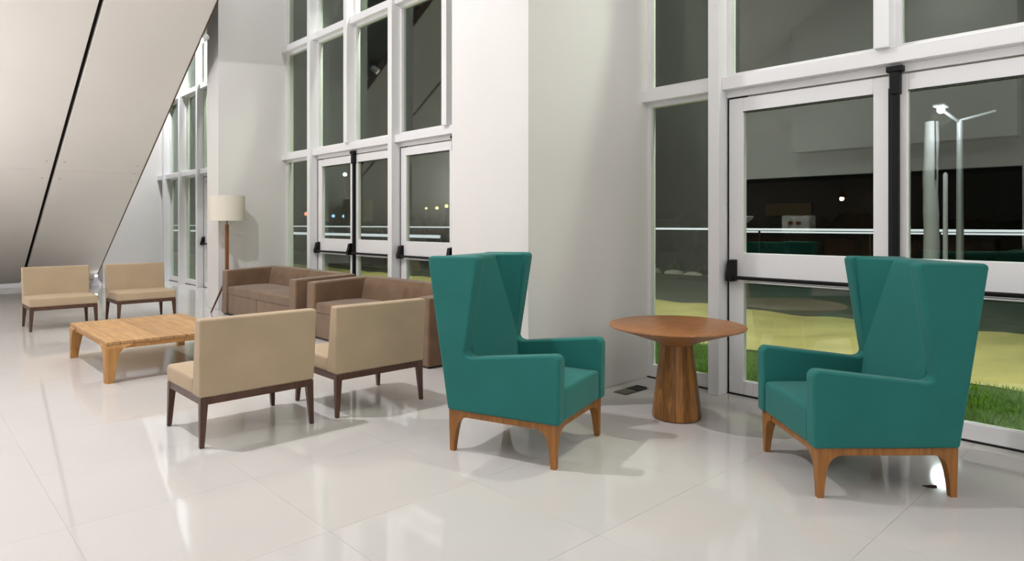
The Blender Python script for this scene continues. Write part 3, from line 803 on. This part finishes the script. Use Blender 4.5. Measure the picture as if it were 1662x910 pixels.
# street lamp and white posts seen through the right door
t = thing('street_lamp', 'tall pale street lamp with a bright head, through the right door', 'street lamp', (14.75, 3.30, 0))
bm = bm_new(); loft(bm, [ring(0, 0, -0.05, 0.075, 16), ring(0, 0, 0.4, 0.065, 16), ring(0, 0, 3.30, 0.055, 16)]); obj('pole', bm, 'post_metal', t, smooth=True)
bm = bm_new(); tube(bm, (0, 0, 3.26), (-0.45, 0.22, 3.50), 0.03, n=10); tube(bm, (0, 0, 3.30), (0.05, -0.55, 3.42), 0.025, n=10); obj('arm', bm, 'post_metal', t, smooth=True)
bm = bm_new(); box(bm, -0.62, -0.30, 0.10, 0.30, 3.51, 3.57); bevel(bm, 0.02, 2); obj('lamp_head', bm, 'post_metal', t)
bm = bm_new(); bmesh.ops.create_uvsphere(bm, u_segments=14, v_segments=8, radius=0.07, matrix=Matrix.Translation((-0.46, 0.2, 3.47))); obj('lens', bm, 'street_lens', t, smooth=True)
L = bpy.data.lights.new('street_lamp_light', 'POINT'); L.energy = 85; L.shadow_soft_size = 0.16; L.color = (0.9, 0.9, 1.0)
o = bpy.data.objects.new('street_lamp_light', L); C.objects.link(o); o.parent = t; o.location = (-0.62, 0.15, 3.32)
t = thing('white_post', 'thick white wrapped post left of the street lamp', 'post', (14.95, 3.83, 0))
bm = bm_new(); loft(bm, [ring(0.01*math.sin(z*4), 0.012*math.cos(z*3), z, 0.14-0.004*z+0.005*math.sin(z*9), 20) for z in [0.2*k-0.05 for k in range(18)]]); obj('trunk', bm, 'post_white', t, smooth=True)
bm = bm_new(); tube(bm, (-0.11, -0.1, 3.35), (-0.15, -0.12, 2.2), 0.012, n=6); obj('cable', bm, 'rubber', t)
bm = bm_new(); loft(bm, [ring(0, 0, 3.35, 0.10, 14), ring(0, 0, 3.42, 0.03, 14)]); obj('cap', bm, 'outlet_metal', t)
t = thing('thin_post', 'short thin white post between thick post and street lamp', 'post', (14.95, 3.585, 0))
bm = bm_new(); loft(bm, [ring(0, 0, -0.05, 0.045, 14), ring(0, 0, 2.30, 0.042, 14), ring(0, 0, 2.34, 0.02, 14)]); obj('shaft', bm, 'post_white', t, smooth=True)
boxo('base_plate', (-0.065, 0.065, -0.065, 0.065, -0.01, 0.02), 'outlet_metal', t)

# far lamps in the dark
def far_lamp(x, y, z, m, rad, label):
    t = thing('far_lamp', label, 'street lamp', (x, y, 0), group='distant lamps in the dark')
    bm = bm_new(); loft(bm, [ring(0, 0, -0.1, 0.06, 8), ring(0, 0, z-rad*0.6, 0.05, 8)]); obj('pole', bm, 'bar_dark', t)
    bm = bm_new(); bmesh.ops.create_uvsphere(bm, u_segments=12, v_segments=8, radius=rad, matrix=Matrix.Translation((0, 0, z))); obj('lens', bm, m, t, smooth=True)
far_lamp(18.37, 37.65, 1.93, 'far_red', 0.12, 'distant reddish lamp left of the sofas, low in the dark')
far_lamp(19.55, 36.5, 1.80, 'far_blue', 0.10, 'distant bluish lamp, left of a close bluish pair')
far_lamp(20.75, 37.4, 1.80, 'far_blue', 0.10, 'distant bluish lamp, right of a close bluish pair')
far_lamp(20.08, 36.04, 4.31, 'far_white', 0.12, 'distant white lamp, highest behind the far door leaf')
far_lamp(23.6, 32.6, 2.26, 'far_yellow', 0.08, 'distant yellow lamp beside the broad pillar, left one')
far_lamp(24.1, 32.2, 2.28, 'far_yellow', 0.10, 'distant yellow lamp beside the broad pillar, middle one')
far_lamp(24.6, 31.9, 2.40, 'far_yellow', 0.11, 'distant yellow lamp beside the broad pillar, right one')
# dark hedge mass on the horizon
bm = bm_new()
for i in range(70):
    y = -12+1.25*i; r = random.Random(i); m = Matrix.Translation((26+r.uniform(-1, 1.5), y, r.uniform(0.3, 0.9))) @ Matrix.Diagonal((r.uniform(.8, 1.4), r.uniform(.8, 1.5), r.uniform(0.7, 1.3), 1))
    bmesh.ops.create_icosphere(bm, subdivisions=2, radius=1.0, matrix=m)
for v in bm.verts: v.co += Vector((random.uniform(-.1, .1), random.uniform(-.1, .1), random.uniform(-.1, .1)))
tag(obj('hedge', bm, 'hedge'), 'dark continuous hedge far across the road', 'hedge', kind='stuff')

# unseen fill lamps added above the glass to brighten the strip outside
for i, y in enumerate((1.6, 8.0, 14.2)):
    t = thing('facade_lamp', ['facade lamp outside above the right doors', 'facade lamp outside above the middle doors', 'facade lamp outside above the far doors'][i], 'wall lamp', (5.14, y, 5.9), group='outdoor facade lamps')
    boxo('housing', (-0.14, 0.2, -0.2, 0.2, 0.0, 0.12), 'white_metal', t, 0.01, 1)
    boxo('lens', (0.0, 0.18, -0.16, 0.16, -0.01, 0.0), 'lens', t)
    L = bpy.data.lights.new('facade_light', 'AREA'); L.shape = 'RECTANGLE'; L.size = 0.2; L.size_y = 0.35; L.energy = 430; L.spread = R(120); L.color = (1.0, 0.97, 0.85)
    o = bpy.data.objects.new('facade_light', L); C.objects.link(o); o.parent = t; o.location = (0.12, 0, -0.04); o.rotation_euler = (0, R(-18), 0)
